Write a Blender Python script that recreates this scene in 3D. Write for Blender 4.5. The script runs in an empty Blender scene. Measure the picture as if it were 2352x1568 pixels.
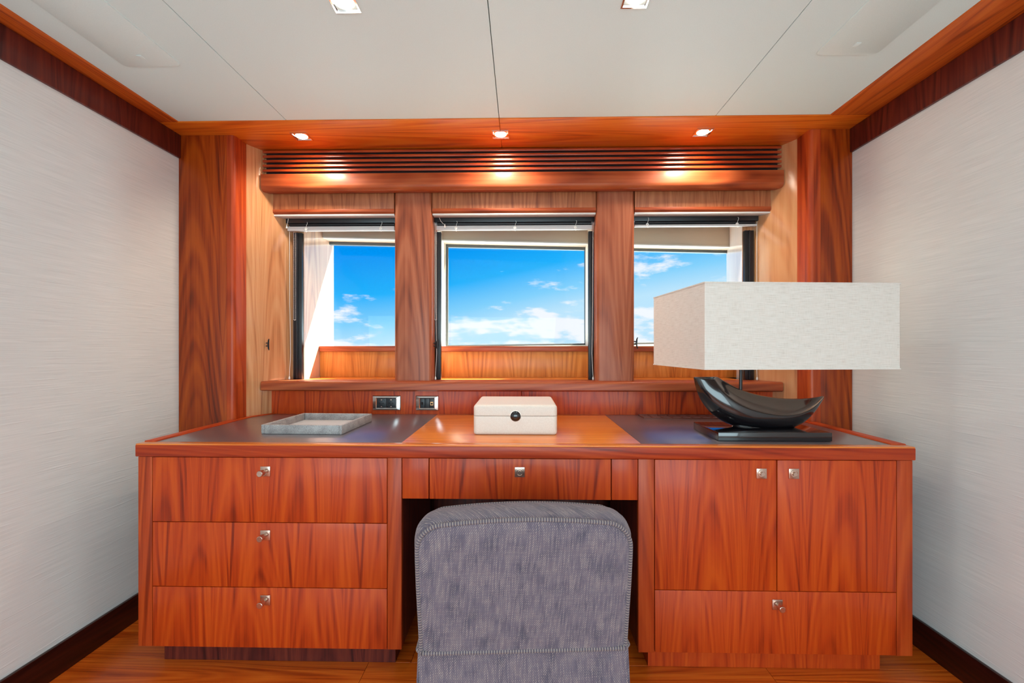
import bpy, bmesh, math, random
from mathutils import Vector, Matrix
random.seed(7)
S = bpy.context.scene
COL = S.collection
PI = math.pi

def lin(c):
    c = c / 255.0
    return c / 12.92 if c <= 0.04045 else ((c + 0.055) / 1.055) ** 2.4
def rgb(r, g, b): return (lin(r), lin(g), lin(b), 1.0)

# ------------------------------------------------------------------ camera
F_PX, W_PX, H_PX = 1045.0, 2352.0, 1568.0
EYE = 1.075
cam_d = bpy.data.cameras.new('camera'); cam = bpy.data.objects.new('camera', cam_d); COL.objects.link(cam)
cam_d.sensor_width = 36.0; cam_d.lens = 36.0 * F_PX / W_PX
cam_d.shift_y = 16.0 / W_PX
cam_d.clip_start = 0.05
cam.location = (0, 0, EYE); cam.rotation_euler = (PI / 2, 0, math.radians(1.2))
S.camera = cam

# ------------------------------------------------------------------ view
S.view_settings.view_transform = 'Standard'; S.view_settings.look = 'None'
S.view_settings.gamma = 1.0; S.view_settings.use_curve_mapping = False
S.view_settings.exposure = 0.0

# ------------------------------------------------------------------ node helper
class NT:
    def __init__(s, tree): s.t = tree; s.n = tree.nodes; s.l = tree.links
    def new(s, typ, **kw):
        n = s.n.new(typ)
        for k, v in kw.items(): setattr(n, k, v)
        return n
    def set(s, sock, v):
        if isinstance(v, bpy.types.NodeSocket): s.l.new(v, sock)
        else: sock.default_value = v
    def m(s, op, a, b=None, c=None, clamp=False):
        n = s.new('ShaderNodeMath', operation=op, use_clamp=clamp)
        s.set(n.inputs[0], a)
        if b is not None: s.set(n.inputs[1], b)
        if c is not None: s.set(n.inputs[2], c)
        return n.outputs[0]
    def comb(s, x, y, z):
        n = s.new('ShaderNodeCombineXYZ')
        for i, v in enumerate((x, y, z)): s.set(n.inputs[i], v)
        return n.outputs[0]
    def noise(s, vec=None, w=None, scale=1.0, detail=3.0, rough=0.5, dim='3D'):
        n = s.new('ShaderNodeTexNoise', noise_dimensions=dim)
        if vec is not None: s.set(n.inputs['Vector'], vec)
        if w is not None: s.set(n.inputs['W'], w)
        n.inputs['Scale'].default_value = scale; n.inputs['Detail'].default_value = detail
        n.inputs['Roughness'].default_value = rough
        return n.outputs['Fac']
    def ramp(s, fac, stops, interp='LINEAR'):
        n = s.new('ShaderNodeValToRGB'); n.color_ramp.interpolation = interp
        e = n.color_ramp.elements
        while len(e) < len(stops): e.new(0.5)
        for i, (p, c) in enumerate(stops):
            e[i].position = p; e[i].color = c if len(c) == 4 else (*c, 1)
        s.set(n.inputs[0], fac); return n.outputs[0]
    def mix(s, fac, a, b, blend='MIX'):
        n = s.new('ShaderNodeMix', data_type='RGBA', blend_type=blend)
        s.set(n.inputs[0], fac); s.set(n.inputs[6], a); s.set(n.inputs[7], b)
        return n.outputs[2]
    def sep(s, v):
        n = s.new('ShaderNodeSeparateXYZ'); s.set(n.inputs[0], v); return n.outputs
    def smooth(s, v, a, b):
        n = s.new('ShaderNodeMapRange', interpolation_type='SMOOTHSTEP')
        s.set(n.inputs[0], v); s.set(n.inputs[1], a); s.set(n.inputs[2], b)
        return n.outputs[0]

# ------------------------------------------------------------------ world: blue sky with low clouds over the sea
SUN_DIR = Vector((-1.0, -1.0, -1.5)).normalized()     # direction the light travels
wd = bpy.data.worlds.new('sky'); S.world = wd; wd.use_nodes = True
wt = NT(wd.node_tree); wt.n.clear()
tcw = wt.new('ShaderNodeTexCoord')
sx, sy, sz = wt.sep(tcw.outputs['Generated'])
hor = wt.m('SQRT', wt.m('ADD', wt.m('MULTIPLY', sx, sx), wt.m('MULTIPLY', sy, sy)))
elev = wt.m('ARCTAN2', sz, hor)                        # radians
dot = wt.m('ADD', wt.m('MULTIPLY', sx, -SUN_DIR.x / 0.728), wt.m('MULTIPLY', sy, -SUN_DIR.y / 0.728))
sunside = wt.smooth(dot, 0.35, 1.05)
blue = wt.ramp(wt.m('ADD', wt.m('MULTIPLY', elev, 2.6), wt.m('MULTIPLY', sunside, -0.40)), [
    (0.0, rgb(190, 230, 252)), (0.12, rgb(132, 210, 252)), (0.28, rgb(34, 178, 252)), (0.50, rgb(0, 150, 244)), (1.0, rgb(0, 110, 215))])
cw = wt.comb(wt.m('MULTIPLY', sx, 9.0), wt.m('MULTIPLY', sy, 9.0), wt.m('MULTIPLY', elev, 30.0))
n1 = wt.noise(cw, scale=1.0, detail=7.0, rough=0.58)
bias = wt.m('ADD', wt.m('MULTIPLY', wt.smooth(elev, 0.17, 0.0), 0.22), wt.m('MULTIPLY', wt.smooth(dot, 0.45, 0.95), 0.12))
cl = wt.smooth(wt.m('ADD', n1, bias), 0.66, 0.80)
cl = wt.m('MULTIPLY', cl, wt.smooth(elev, 0.55, 0.10))
sky = wt.mix(wt.m('MULTIPLY', cl, 0.92), blue, rgb(250, 251, 255))
sea = wt.mix(wt.smooth(dot, 0.2, 1.0), (1.3, 1.9, 2.1, 1), (6.2, 8.2, 8.8, 1))      # sunlit sea, glittering towards the sun
fin = wt.mix(wt.smooth(elev, -0.004, 0.002), sea, sky)
bg = wt.new('ShaderNodeBackground'); wt.l.new(fin, bg.inputs[0]); bg.inputs[1].default_value = 1.05
wo = wt.new('ShaderNodeOutputWorld'); wt.l.new(bg.outputs[0], wo.inputs[0])

# ------------------------------------------------------------------ sun and rear fill
def lamp(name, typ, loc, energy, color=(1, 1, 1), rot=(0, 0, 0), **kw):
    d = bpy.data.lights.new(name, typ); d.energy = energy; d.color = color
    for k, v in kw.items(): setattr(d, k, v)
    o = bpy.data.objects.new(name, d); COL.objects.link(o); o.location = loc; o.rotation_euler = rot
    return o
sun = lamp('sun', 'SUN', (3, 5, 6), 42.0, (1.0, 0.93, 0.80), angle=math.radians(0.6))
sun.rotation_euler = SUN_DIR.to_track_quat('-Z', 'Y').to_euler()
# fill light added behind the viewer, standing in for unseen glazed doors
lamp('rear_fill', 'AREA', (-0.05, -1.62, 0.85), 74.0, (0.72, 1.0, 1.10), rot=(math.radians(90 - 16), 0, 0), shape='RECTANGLE', size=2.8, size_y=1.45)

# ------------------------------------------------------------------ materials
def mat(name):
    m = bpy.data.materials.new(name); m.use_nodes = True
    t = NT(m.node_tree); b = m.node_tree.nodes['Principled BSDF']
    return m, t, b
def plain(name, col, rough=0.5, metal=0.0, coat=0.0, emis=None, es=0.0, spec=0.5):
    m, t, b = mat(name)
    b.inputs['Base Color'].default_value = col; b.inputs['Roughness'].default_value = rough
    b.inputs['Metallic'].default_value = metal; b.inputs['Coat Weight'].default_value = coat
    b.inputs['Specular IOR Level'].default_value = spec
    if emis: b.inputs['Emission Color'].default_value = emis; b.inputs['Emission Strength'].default_value = es
    return m
def bump(t, b, h, strength=0.2, dist=0.002):
    n = t.new('ShaderNodeBump'); n.inputs['Strength'].default_value = strength; n.inputs['Distance'].default_value = dist
    t.l.new(h, n.inputs['Height']); t.l.new(n.outputs[0], b.inputs['Normal'])

def wood(name, grain='V', dark=(124, 32, 3), mid=(180, 58, 9), light=(200, 78, 16), leaf=0.11, freq=6.0,
         rough=0.48, coat=0.15, coat_ior=1.5, coat_rough=0.18, cath=1.0):
    m, t, b = mat(name)
    tc = t.new('ShaderNodeTexCoord'); oi = t.new('ShaderNodeObjectInfo')
    x, y, z = t.sep(tc.outputs['Object']); rnd = oi.outputs['Random']
    if grain == 'V': lat = t.m('ADD', x, y); alo = z
    elif grain == 'H': lat = t.m('ADD', z, y); alo = x
    else: lat = t.m('ADD', x, z); alo = y
    lat = t.m('ADD', lat, t.m('MULTIPLY', rnd, 3.7)); alo = t.m('ADD', alo, t.m('MULTIPLY', rnd, 11.3))
    wob = t.noise(t.comb(t.m('MULTIPLY', lat, 6.0), t.m('MULTIPLY', alo, 1.4), rnd), scale=1.0, detail=1.0)
    pp = t.m('DIVIDE', t.m('PINGPONG', t.m('ADD', lat, t.m('MULTIPLY', wob, 0.03)), leaf), leaf)
    f = t.m('ADD', t.m('MULTIPLY', t.m('MULTIPLY', pp, pp), 1.0), t.m('MULTIPLY', alo, 0.95 * cath))
    f = t.m('ADD', f, t.m('MULTIPLY', wob, 0.50))
    bands = t.noise(w=t.m('MULTIPLY', f, freq), scale=1.0, detail=1.2, rough=0.5, dim='1D')
    fine = t.noise(t.comb(t.m('MULTIPLY', lat, 230.0), t.m('MULTIPLY', alo, 4.5), rnd), scale=1.0, detail=2.0)
    streak = t.noise(t.comb(t.m('MULTIPLY', lat, 55.0), t.m('MULTIPLY', alo, 1.0), rnd), scale=1.0, detail=3.0)
    v = t.m('ADD', t.m('MULTIPLY', bands, 0.40), t.m('ADD', t.m('MULTIPLY', fine, 0.16), t.m('MULTIPLY', streak, 0.44)))
    colr = t.ramp(v, [(0.32, rgb(*dark)), (0.46, rgb(*mid)), (0.62, rgb(*light))])
    t.l.new(colr, b.inputs['Base Color'])
    b.inputs['Roughness'].default_value = rough
    b.inputs['Coat Weight'].default_value = coat; b.inputs['Coat IOR'].default_value = coat_ior
    b.inputs['Coat Roughness'].default_value = coat_rough
    b.inputs['Specular IOR Level'].default_value = 0.3
    bump(t, b, fine, 0.06, 0.0006)
    return m

M = {}
M['wood_v'] = wood('teak_vertical', 'V')
M['wood_h'] = wood('teak_horizontal', 'H', leaf=0.09, freq=5.0)
M['wood_y'] = wood('teak_lengthwise', 'Y', leaf=0.09, freq=5.0)
M['solid_h'] = wood('solid_teak_rail', 'H', dark=(110, 26, 4), mid=(158, 46, 10), light=(182, 66, 18), leaf=0.14, freq=5.0)
M['solid_v'] = wood('solid_teak_post', 'V', dark=(128, 40, 8), mid=(170, 60, 16), light=(190, 80, 28), leaf=0.12, freq=5.0)
M['column'] = wood('teak_column', 'V', dark=(92, 28, 2), mid=(142, 50, 4), light=(172, 74, 10), leaf=0.13)
M['lacquer_sheen'] = wood('sheen_paled_teak', 'V', dark=(166, 98, 48), mid=(204, 138, 84), light=(218, 160, 108), leaf=0.12, rough=0.35, coat=1.0, coat_ior=2.8, coat_rough=0.12)  # base paled evenly to paint in the varnish's whitish window sheen
M['soffit'] = wood('teak_soffit', 'H', dark=(168, 66, 8), mid=(216, 100, 14), light=(228, 124, 28), leaf=0.10, freq=5.0)
M['soffit_y'] = wood('teak_soffit_lengthwise', 'Y', dark=(140, 56, 10), mid=(196, 90, 22), light=(216, 114, 36), leaf=0.08, freq=5.0)
for k_ in ('lacquer_sheen',):
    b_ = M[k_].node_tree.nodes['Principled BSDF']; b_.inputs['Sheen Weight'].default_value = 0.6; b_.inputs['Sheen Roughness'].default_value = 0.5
M['slat'] = wood('varnished_slat', 'H', dark=(110, 30, 8), mid=(158, 54, 18), light=(182, 74, 28), leaf=0.14, freq=5.0, rough=0.3, coat=0.8, coat_rough=0.22)
M['post'] = wood('window_post_teak', 'V', dark=(116, 54, 32), mid=(150, 78, 48), light=(170, 98, 66), leaf=0.12, freq=5.0)
M['rail_h'] = wood('window_rail_teak', 'H', dark=(112, 42, 18), mid=(152, 66, 30), light=(174, 88, 46), leaf=0.14, freq=5.0)
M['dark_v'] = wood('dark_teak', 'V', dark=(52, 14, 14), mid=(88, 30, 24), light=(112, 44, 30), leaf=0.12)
M['pale_v'] = wood('pale_teak', 'V', dark=(122, 62, 36), mid=(160, 92, 56), light=(182, 112, 72), leaf=0.10)
M['sill_v'] = wood('honey_teak', 'V', dark=(156, 84, 30), mid=(196, 116, 46), light=(214, 136, 62), leaf=0.12)
M['top_h'] = wood('desk_top_teak', 'H', dark=(194, 92, 18), mid=(224, 118, 26), light=(236, 138, 40), leaf=0.16, freq=4.0, rough=0.3, coat=0.8, coat_ior=1.6, coat_rough=0.3)
M['base'] = wood('dark_skirting', 'Y', dark=(26, 6, 6), mid=(48, 14, 10), light=(66, 22, 14), leaf=0.2, rough=0.4)
M['floor'] = wood('floor_boards', 'H', dark=(150, 50, 6), mid=(204, 86, 18), light=(222, 108, 30), leaf=0.07, freq=6.0, rough=0.35, coat=0.4)
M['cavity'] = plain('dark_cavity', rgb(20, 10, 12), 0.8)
M['chrome'] = plain('chrome', rgb(225, 222, 220), 0.07, 1.0)
M['nickel'] = plain('brushed_nickel', rgb(205, 180, 165), 0.26, 1.0)
M['alu'] = plain('white_aluminium', rgb(205, 203, 202), 0.35, 0.0)
M['black'] = plain('black_anodised', rgb(16, 17, 22), 0.35)
M['blackplastic'] = plain('black_plastic', rgb(30, 32, 38), 0.4)
M['gasket'] = plain('grey_gasket', rgb(74, 80, 82), 0.5)
M['ceil'] = None
M['beige'] = plain('beige_header', rgb(206, 192, 172), 0.7)
M['cream'] = plain('cream_lining', rgb(238, 230, 214), 0.6)
M['white'] = plain('white_plastic', rgb(235, 233, 228), 0.4)
M['gloss_black'] = plain('gloss_black_ceramic', rgb(18, 15, 19), 0.16, coat=0.8)
M['lens'] = plain('lamp_lens', rgb(255, 250, 240), 0.3, emis=(1.0, 0.90, 0.76, 1), es=14.0)
M['copper_contact'] = plain('copper_contact', rgb(205, 150, 100), 0.3, 0.6)

def fabric_wall():
    m, t, b = mat('grasscloth'); tc = t.new('ShaderNodeTexCoord')
    x, y, z = t.sep(tc.outputs['Object'])
    a = t.noise(t.comb(0.0, t.m('MULTIPLY', y, 6.0), t.m('MULTIPLY', z, 330.0)), detail=3.0)
    slub = t.noise(t.comb(1.0, t.m('MULTIPLY', y, 5.0), t.m('MULTIPLY', z, 120.0)), detail=2.0)
    sl = t.smooth(slub, 0.58, 0.75)
    c = t.ramp(a, [(0.3, rgb(220, 222, 220)), (0.7, rgb(233, 234, 232))])
    t.l.new(c, b.inputs['Base Color']); b.inputs['Roughness'].default_value = 0.75
    bump(t, b, t.m('ADD', t.m('MULTIPLY', a, 0.5), sl), 0.35, 0.0015)
    return m
M['wall'] = fabric_wall()
def ceil_mat():
    m, t, b = mat('ceiling_vinyl'); tc = t.new('ShaderNodeTexCoord')
    n = t.noise(tc.outputs['Object'], scale=400.0, detail=2.0)
    t.l.new(t.ramp(n, [(0.2, rgb(211, 229, 228)), (0.8, rgb(219, 236, 235))]), b.inputs['Base Color'])
    b.inputs['Roughness'].default_value = 0.55; bump(t, b, n, 0.05, 0.0005); return m
M['ceil'] = ceil_mat()
def linen():
    m, t, b = mat('linen_shade'); tc = t.new('ShaderNodeTexCoord')
    x, y, z = t.sep(tc.outputs['Object']); l = t.m('ADD', x, y)
    h = t.noise(t.comb(t.m('MULTIPLY', l, 26.0), t.m('MULTIPLY', z, 420.0), 0.0), detail=2.0)
    v = t.noise(t.comb(t.m('MULTIPLY', l, 420.0), t.m('MULTIPLY', z, 40.0), 3.0), detail=2.0)
    w = t.m('ADD', t.m('MULTIPLY', h, 0.7), t.m('MULTIPLY', v, 0.3))
    t.l.new(t.ramp(w, [(0.28, rgb(200, 190, 180)), (0.44, rgb(220, 211, 201)), (0.66, rgb(229, 222, 214))]), b.inputs['Base Color'])
    b.inputs['Roughness'].default_value = 0.65; b.inputs['Sheen Weight'].default_value = 0.2
    bump(t, b, w, 0.25, 0.001); return m
M['linen'] = linen()
def denim(name, rope=False):
    m, t, b = mat(name); tc = t.new('ShaderNodeTexCoord')
    x, y, z = t.sep(tc.outputs['Object'])
    d = t.m('ADD', t.m('ADD', x, t.m('MULTIPLY', y, 1.0)), t.m('MULTIPLY', z, -0.8))
    tw = t.m('MULTIPLY', t.m('ADD', t.m('SINE', t.m('MULTIPLY', d, 2 * PI / (0.0065 if rope else 0.0046))), 1.0), 0.5)
    lx = t.m('ADD', x, t.m('MULTIPLY', y, 0.7))
    vs = t.noise(t.comb(t.m('MULTIPLY', lx, 300.0), t.m('MULTIPLY', t.m('ADD', z, y), 22.0), 0.0), detail=2.0)
    hs = t.noise(t.comb(t.m('MULTIPLY', lx, 14.0), t.m('MULTIPLY', z, 300.0), 5.0), detail=2.0)
    blot = t.noise(t.comb(t.m('MULTIPLY', lx, 26.0), t.m('MULTIPLY', z, 20.0), y), detail=4.0)
    grain = t.noise(tc.outputs['Object'], scale=700.0, detail=1.0)
    v = t.m('ADD', t.m('MULTIPLY', tw, 0.42), t.m('MULTIPLY', t.m('SUBTRACT', grain, 0.5), 0.5))
    body = t.ramp(t.m('ADD', t.m('MULTIPLY', blot, 0.7), t.m('MULTIPLY', vs, 0.3)), [(0.30, rgb(62, 60, 78)), (0.50, rgb(98, 88, 102)), (0.68, rgb(114, 102, 110))])
    thr = t.m('MULTIPLY', t.smooth(v, 0.18, 0.52), t.m('ADD', 0.12, t.m('MULTIPLY', t.smooth(t.m('ADD', t.m('MULTIPLY', vs, 0.75), t.m('MULTIPLY', hs, 0.3)), 0.44, 0.70), 0.88)))
    if rope:
        at = t.new('ShaderNodeAttribute', attribute_name='along')
        thr = t.smooth(t.m('SINE', t.m('MULTIPLY', at.outputs['Fac'], 2 * PI / 0.0062)), -0.5, 0.9); thr = t.m('MULTIPLY', thr, t.m('ADD', 0.25, t.m('MULTIPLY', grain, 0.4)))
        body = rgb(84, 76, 88)
    t.l.new(t.mix(thr, body, rgb(188, 172, 158)), b.inputs['Base Color'])
    b.inputs['Roughness'].default_value = 0.85; b.inputs['Sheen Weight'].default_value = 0.15
    bump(t, b, v, 0.5, 0.0015); return m
M['denim'] = denim('woven_denim'); M['rope'] = denim('twisted_cord', True)
def leather():
    m, t, b = mat('dark_leather'); tc = t.new('ShaderNodeTexCoord')
    n = t.noise(tc.outputs['Object'], scale=500.0, detail=3.0)
    t.l.new(t.ramp(n, [(0.3, rgb(44, 30, 42)), (0.7, rgb(58, 42, 54))]), b.inputs['Base Color'])
    b.inputs['Roughness'].default_value = 0.26; b.inputs['Specular IOR Level'].default_value = 0.8
    b.inputs['Coat Weight'].default_value = 1.0; b.inputs['Coat IOR'].default_value = 2.3; b.inputs['Coat Roughness'].default_value = 0.42
    bump(t, b, n, 0.06, 0.0005); return m
M['leather'] = leather()
def shagreen():
    m, t, b = mat('grey_shagreen'); tc = t.new('ShaderNodeTexCoord')
    vo = t.new('ShaderNodeTexVoronoi'); vo.inputs['Scale'].default_value = 420.0; t.l.new(tc.outputs['Object'], vo.inputs['Vector'])
    n = t.noise(tc.outputs['Object'], scale=28.0, detail=4.0)
    v = t.m('ADD', t.m('MULTIPLY', vo.outputs['Distance'], 0.5), t.m('MULTIPLY', n, 0.6))
    t.l.new(t.ramp(v, [(0.3, rgb(116, 108, 108)), (0.8, rgb(186, 180, 178))]), b.inputs['Base Color'])
    b.inputs['Roughness'].default_value = 0.5; bump(t, b, vo.outputs['Distance'], 0.3, 0.0008); return m
M['shagreen'] = shagreen()
M['tray_base'] = plain('pale_suede', rgb(190, 188, 190), 0.6)
def cream_leather():
    m, t, b = mat('cream_leather'); tc = t.new('ShaderNodeTexCoord')
    n = t.noise(tc.outputs['Object'], scale=300.0, detail=3.0)
    t.l.new(t.ramp(n, [(0.3, rgb(222, 205, 192)), (0.7, rgb(232, 218, 206))]), b.inputs['Base Color'])
    b.inputs['Roughness'].default_value = 0.5; bump(t, b, n, 0.08, 0.0005); return m
M['box'] = cream_leather()
def glass():
    m, t, b = mat('window_glass'); t.n.remove(b)
    tr = t.new('ShaderNodeBsdfTransparent'); tr.inputs[0].default_value = (0.97, 0.98, 0.985, 1)
    gl = t.new('ShaderNodeBsdfGlossy'); gl.inputs['Roughness'].default_value = 0.01
    ge = t.new('ShaderNodeNewGeometry'); dp_ = t.new('ShaderNodeVectorMath', operation='DOT_PRODUCT')
    t.l.new(ge.outputs['Incoming'], dp_.inputs[0]); t.l.new(ge.outputs['Normal'], dp_.inputs[1])
    co = t.m('ABSOLUTE', dp_.outputs['Value'])
    fac = t.m('ADD', 0.007, t.m('MULTIPLY', t.m('POWER', t.m('SUBTRACT', 1.0, co), 5.0), 0.6))    # Schlick, the same from both sides
    mx = t.new('ShaderNodeMixShader'); t.l.new(fac, mx.inputs[0]); t.l.new(tr.outputs[0], mx.inputs[1]); t.l.new(gl.outputs[0], mx.inputs[2])
    t.l.new(mx.outputs[0], t.n['Material Output'].inputs[0]); return m
M['glass'] = glass()

# ------------------------------------------------------------------ geometry helpers
WLOC = {}
def wl(p): return WLOC[p.name] if p is not None else Vector((0, 0, 0))
def place(o, loc, parent):
    COL.objects.link(o); o.location = Vector(loc) - wl(parent); WLOC[o.name] = Vector(loc)
    if parent is not None: o.parent = parent
    return o
def mesh_obj(name, bm, m, loc, parent=None, smooth=False):
    bmesh.ops.recalc_face_normals(bm, faces=bm.faces[:])
    me = bpy.data.meshes.new(name); bm.to_mesh(me); bm.free()
    me.materials.append(M[m] if isinstance(m, str) else m)
    if smooth:
        for p in me.polygons: p.use_smooth = True
        me.set_sharp_from_angle(angle=math.radians(35))
    return place(bpy.data.objects.new(name, me), loc, parent)
def bm_box(bm, x0, x1, y0, y1, z0, z1):
    v = [bm.verts.new(p) for p in ((x0, y0, z0), (x1, y0, z0), (x1, y1, z0), (x0, y1, z0), (x0, y0, z1), (x1, y0, z1), (x1, y1, z1), (x0, y1, z1))]
    for f in ((0, 3, 2, 1), (4, 5, 6, 7), (0, 1, 5, 4), (1, 2, 6, 5), (2, 3, 7, 6), (3, 0, 4, 7)): bm.faces.new([v[i] for i in f])
    return v
def bev(bm, w, seg=2, edges=None):
    if w > 0: bmesh.ops.bevel(bm, geom=edges or bm.edges[:], offset=w, segments=seg, profile=0.5, affect='EDGES', clamp_overlap=True)
def box(name, x0, x1, y0, y1, z0, z1, m, parent=None, b=0.0015, seg=2):
    c = Vector(((x0 + x1) / 2, (y0 + y1) / 2, (z0 + z1) / 2)); bm = bmesh.new()
    bm_box(bm, x0 - c.x, x1 - c.x, y0 - c.y, y1 - c.y, z0 - c.z, z1 - c.z); bev(bm, b, seg)
    return mesh_obj(name, bm, m, c, parent, b > 0)
def prism(name, poly, axis, a0, a1, m, parent=None, b=0.0, seg=2):
    """poly in the two other axes (order x,y / x,z / y,z), extruded along axis"""
    cx = (min(p[0] for p in poly) + max(p[0] for p in poly)) / 2; cy = (min(p[1] for p in poly) + max(p[1] for p in poly)) / 2; ca = (a0 + a1) / 2
    def P(u, v, a): return {'z': (u, v, a), 'y': (u, a, v), 'x': (a, u, v)}[axis]
    bm = bmesh.new()
    A = [bm.verts.new(P(u - cx, v - cy, a0 - ca)) for u, v in poly]; B = [bm.verts.new(P(u - cx, v - cy, a1 - ca)) for u, v in poly]
    bm.faces.new(A); bm.faces.new(B[::-1])
    for i in range(len(poly)): j = (i + 1) % len(poly); bm.faces.new((A[i], A[j], B[j], B[i]))
    bev(bm, b, seg)
    return mesh_obj(name, bm, m, Vector(P(cx, cy, ca)), parent, True)
def bm_tube(bm, pts, r, n=8, cap=True):
    pts = [Vector(p) for p in pts]; rs = r if isinstance(r, (list, tuple)) else [r] * len(pts); rings = []; up = None
    for i, p in enumerate(pts):
        d = (pts[min(i + 1, len(pts) - 1)] - pts[max(i - 1, 0)]).normalized()
        if up is None: up = d.orthogonal().normalized()
        up = (up - d * up.dot(d)).normalized(); s = d.cross(up)
        rings.append([bm.verts.new(p + (up * math.cos(2 * PI * k / n) + s * math.sin(2 * PI * k / n)) * rs[i]) for k in range(n)])
    for a, c in zip(rings, rings[1:]):
        for k in range(n): bm.faces.new((a[k], a[(k + 1) % n], c[(k + 1) % n], c[k]))
    if cap: bm.faces.new(rings[0][::-1]); bm.faces.new(rings[-1])
    la = bm.verts.layers.float.get('along')
    if la:
        s_l = 0.0
        for i, rg in enumerate(rings):
            if i: s_l += (pts[i] - pts[i - 1]).length
            for v in rg: v[la] = s_l
def tube(name, pts, r, m, parent=None, n=8, loc=None):
    loc = Vector(loc) if loc is not None else Vector(pts[0]); bm = bmesh.new()
    bm_tube(bm, [Vector(p) - loc for p in pts], r, n); return mesh_obj(name, bm, m, loc, parent, True)
def bm_lathe(bm, prof, mtx, n=24):
    """prof: (radius, height) list around local z, placed with mtx"""
    rings = []
    for r, h in prof:
        if r < 1e-6: rings.append([bm.verts.new(mtx @ Vector((0, 0, h)))])
        else: rings.append([bm.verts.new(mtx @ Vector((r * math.cos(2 * PI * k / n), r * math.sin(2 * PI * k / n), h))) for k in range(n)])
    for a, c in zip(rings, rings[1:]):
        for k in range(n):
            j = (k + 1) % n
            if len(a) == 1 and len(c) == 1: continue
            if len(a) == 1: bm.faces.new((a[0], c[j], c[k]))
            elif len(c) == 1: bm.faces.new((a[k], a[j], c[0]))
            else: bm.faces.new((a[k], a[j], c[j], c[k]))
def lathe(name, prof, loc, m, parent=None, rot=None, n=24):
    bm = bmesh.new(); bm_lathe(bm, prof, (rot or Matrix()).to_4x4(), n); return mesh_obj(name, bm, m, Vector(loc), parent, True)
TOWARD = Matrix.Rotation(PI / 2, 4, 'X')              # local z -> -y (towards the viewer)
def thing(name, loc, label, cat, group=None):
    o = bpy.data.objects.new(name, None); o.empty_display_size = 0.05; place(o, loc, None); return tag(o, label, cat, group)
def tag(o, label=None, cat=None, group=None, kind=None):
    if label: o['label'] = label
    if cat: o['category'] = cat
    if group: o['group'] = group
    if kind: o['kind'] = kind
    return o
def struct(o, label=None, cat=None): return tag(o, label, cat, kind='structure')
def sroot(name, loc, label, cat):
    o = bpy.data.objects.new(name, None); o.empty_display_size = 0.05; place(o, loc, None); return struct(o, label, cat)

XL, XR = -1.531, 1.432          # side walls
YB = -1.75                      # rear wall
ZC = 2.030                      # ceiling
YC = 2.0                        # column faces
# ================================================================== ROOM SHELL
fl = sroot('floor', (0, 0.5, 0), 'glossy reddish wood floor under the desk', 'floor')
box('subfloor', XL - .2, XR + .2, YB - .1, 2.9, -0.08, -0.012, 'floor', fl, 0)
row = 0; y = YB
while y < 2.25:
    x = XL - .15 - random.random() * 0.9
    while x < XR:
        L = 1.15 + random.random() * 0.5
        a, c = max(x, XL - .02), min(x + L, XR + .02)
        if c - a > 0.03: box('plank', a + .0006, c - .0006, y + .0006, y + .1494, -0.012, 0.0, 'floor', fl, 0.0008, 1)
        x += L
    y += 0.15
struct(box('wall_left', XL - .1, XL, YB, 2.5, -0.01, 2.15, 'wall', None, 0), 'off-white grasscloth wall on the left of the desk', 'wall')
struct(box('wall_right', XR, XR + .1, YB, 2.5, -0.01, 2.15, 'wall', None, 0), 'off-white grasscloth wall on the right beside the lamp', 'wall')
struct(box('wall_rear', XL - .1, XR + .1, YB - .1, YB, -0.01, 2.15, 'wall', None, 0), 'off-white wall behind the viewer', 'wall')
struct(box('baseboard_left', XL, XL + .012, YB, 1.995, 0, .102, 'base', None, .002), 'dark brown skirting board along the left wall', 'baseboard')
struct(box('baseboard_right', XR - .012, XR, YB, 1.995, 0, .102, 'base', None, .002), 'dark brown skirting board along the right wall', 'baseboard')

# ceiling: four long panels between dark seams, with a hatch on either side
ce = sroot('ceiling', (0, 0, ZC), 'pale vinyl ceiling of long panels with thin seams', 'ceiling')
SE = [-1.445, -.985, -.093, .797, 1.262]
YS = 1.885
for i in range(4): box('ceiling_panel', SE[i] + .0012, SE[i + 1] - .0012, YB, YS - .001, ZC, ZC + .02, 'ceil', ce, .0008, 1)
box('ceiling_backing', XL - .1, XR + .1, YB, 2.0, ZC + .02, ZC + .12, 'cavity', ce, 0)
for k, (xa, xb, yf) in enumerate(((-1.343, -1.144, 1.512), (.951, 1.150, 1.50))):
    y0 = yf - .62
    prof = []
    for cx, cy, a0 in ((xb - .02, yf - .02, 0), (xa + .02, yf - .02, 90), (xa + .02, y0 + .02, 180), (xb - .02, y0 + .02, 270)):
        for s in range(6): a = math.radians(a0 + 18 * s); prof.append((cx + .02 * math.cos(a), cy + .02 * math.sin(a)))
    h = prism('ceiling_hatch', prof, 'z', ZC - .0032, ZC + .003, 'ceil', ce, .0016)
    xm = (xa + xb) / 2
    box('hatch_latch', xm - .008, xm + .008, yf - .062, yf - .042, ZC - .0045, ZC - .003, 'ceil', h, .0008)

# cornices along the side walls (vertical board + underside board)
def cornice(name, xw, xs, label):
    s = 1 if xs > xw else -1
    t = sroot(name, (xw, 0, 1.92), label, 'trim')
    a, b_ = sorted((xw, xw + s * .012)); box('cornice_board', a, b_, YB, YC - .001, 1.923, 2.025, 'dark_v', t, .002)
    a, b_ = sorted((xw, xs)); box('cornice_underside', a, b_, YB, YS - .001, 2.0255, 2.06, 'soffit_y', t, .002)
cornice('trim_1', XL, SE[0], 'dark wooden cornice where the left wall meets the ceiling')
cornice('trim_2', XR, SE[4], 'orange-brown wooden cornice where the right wall meets the ceiling')
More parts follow.
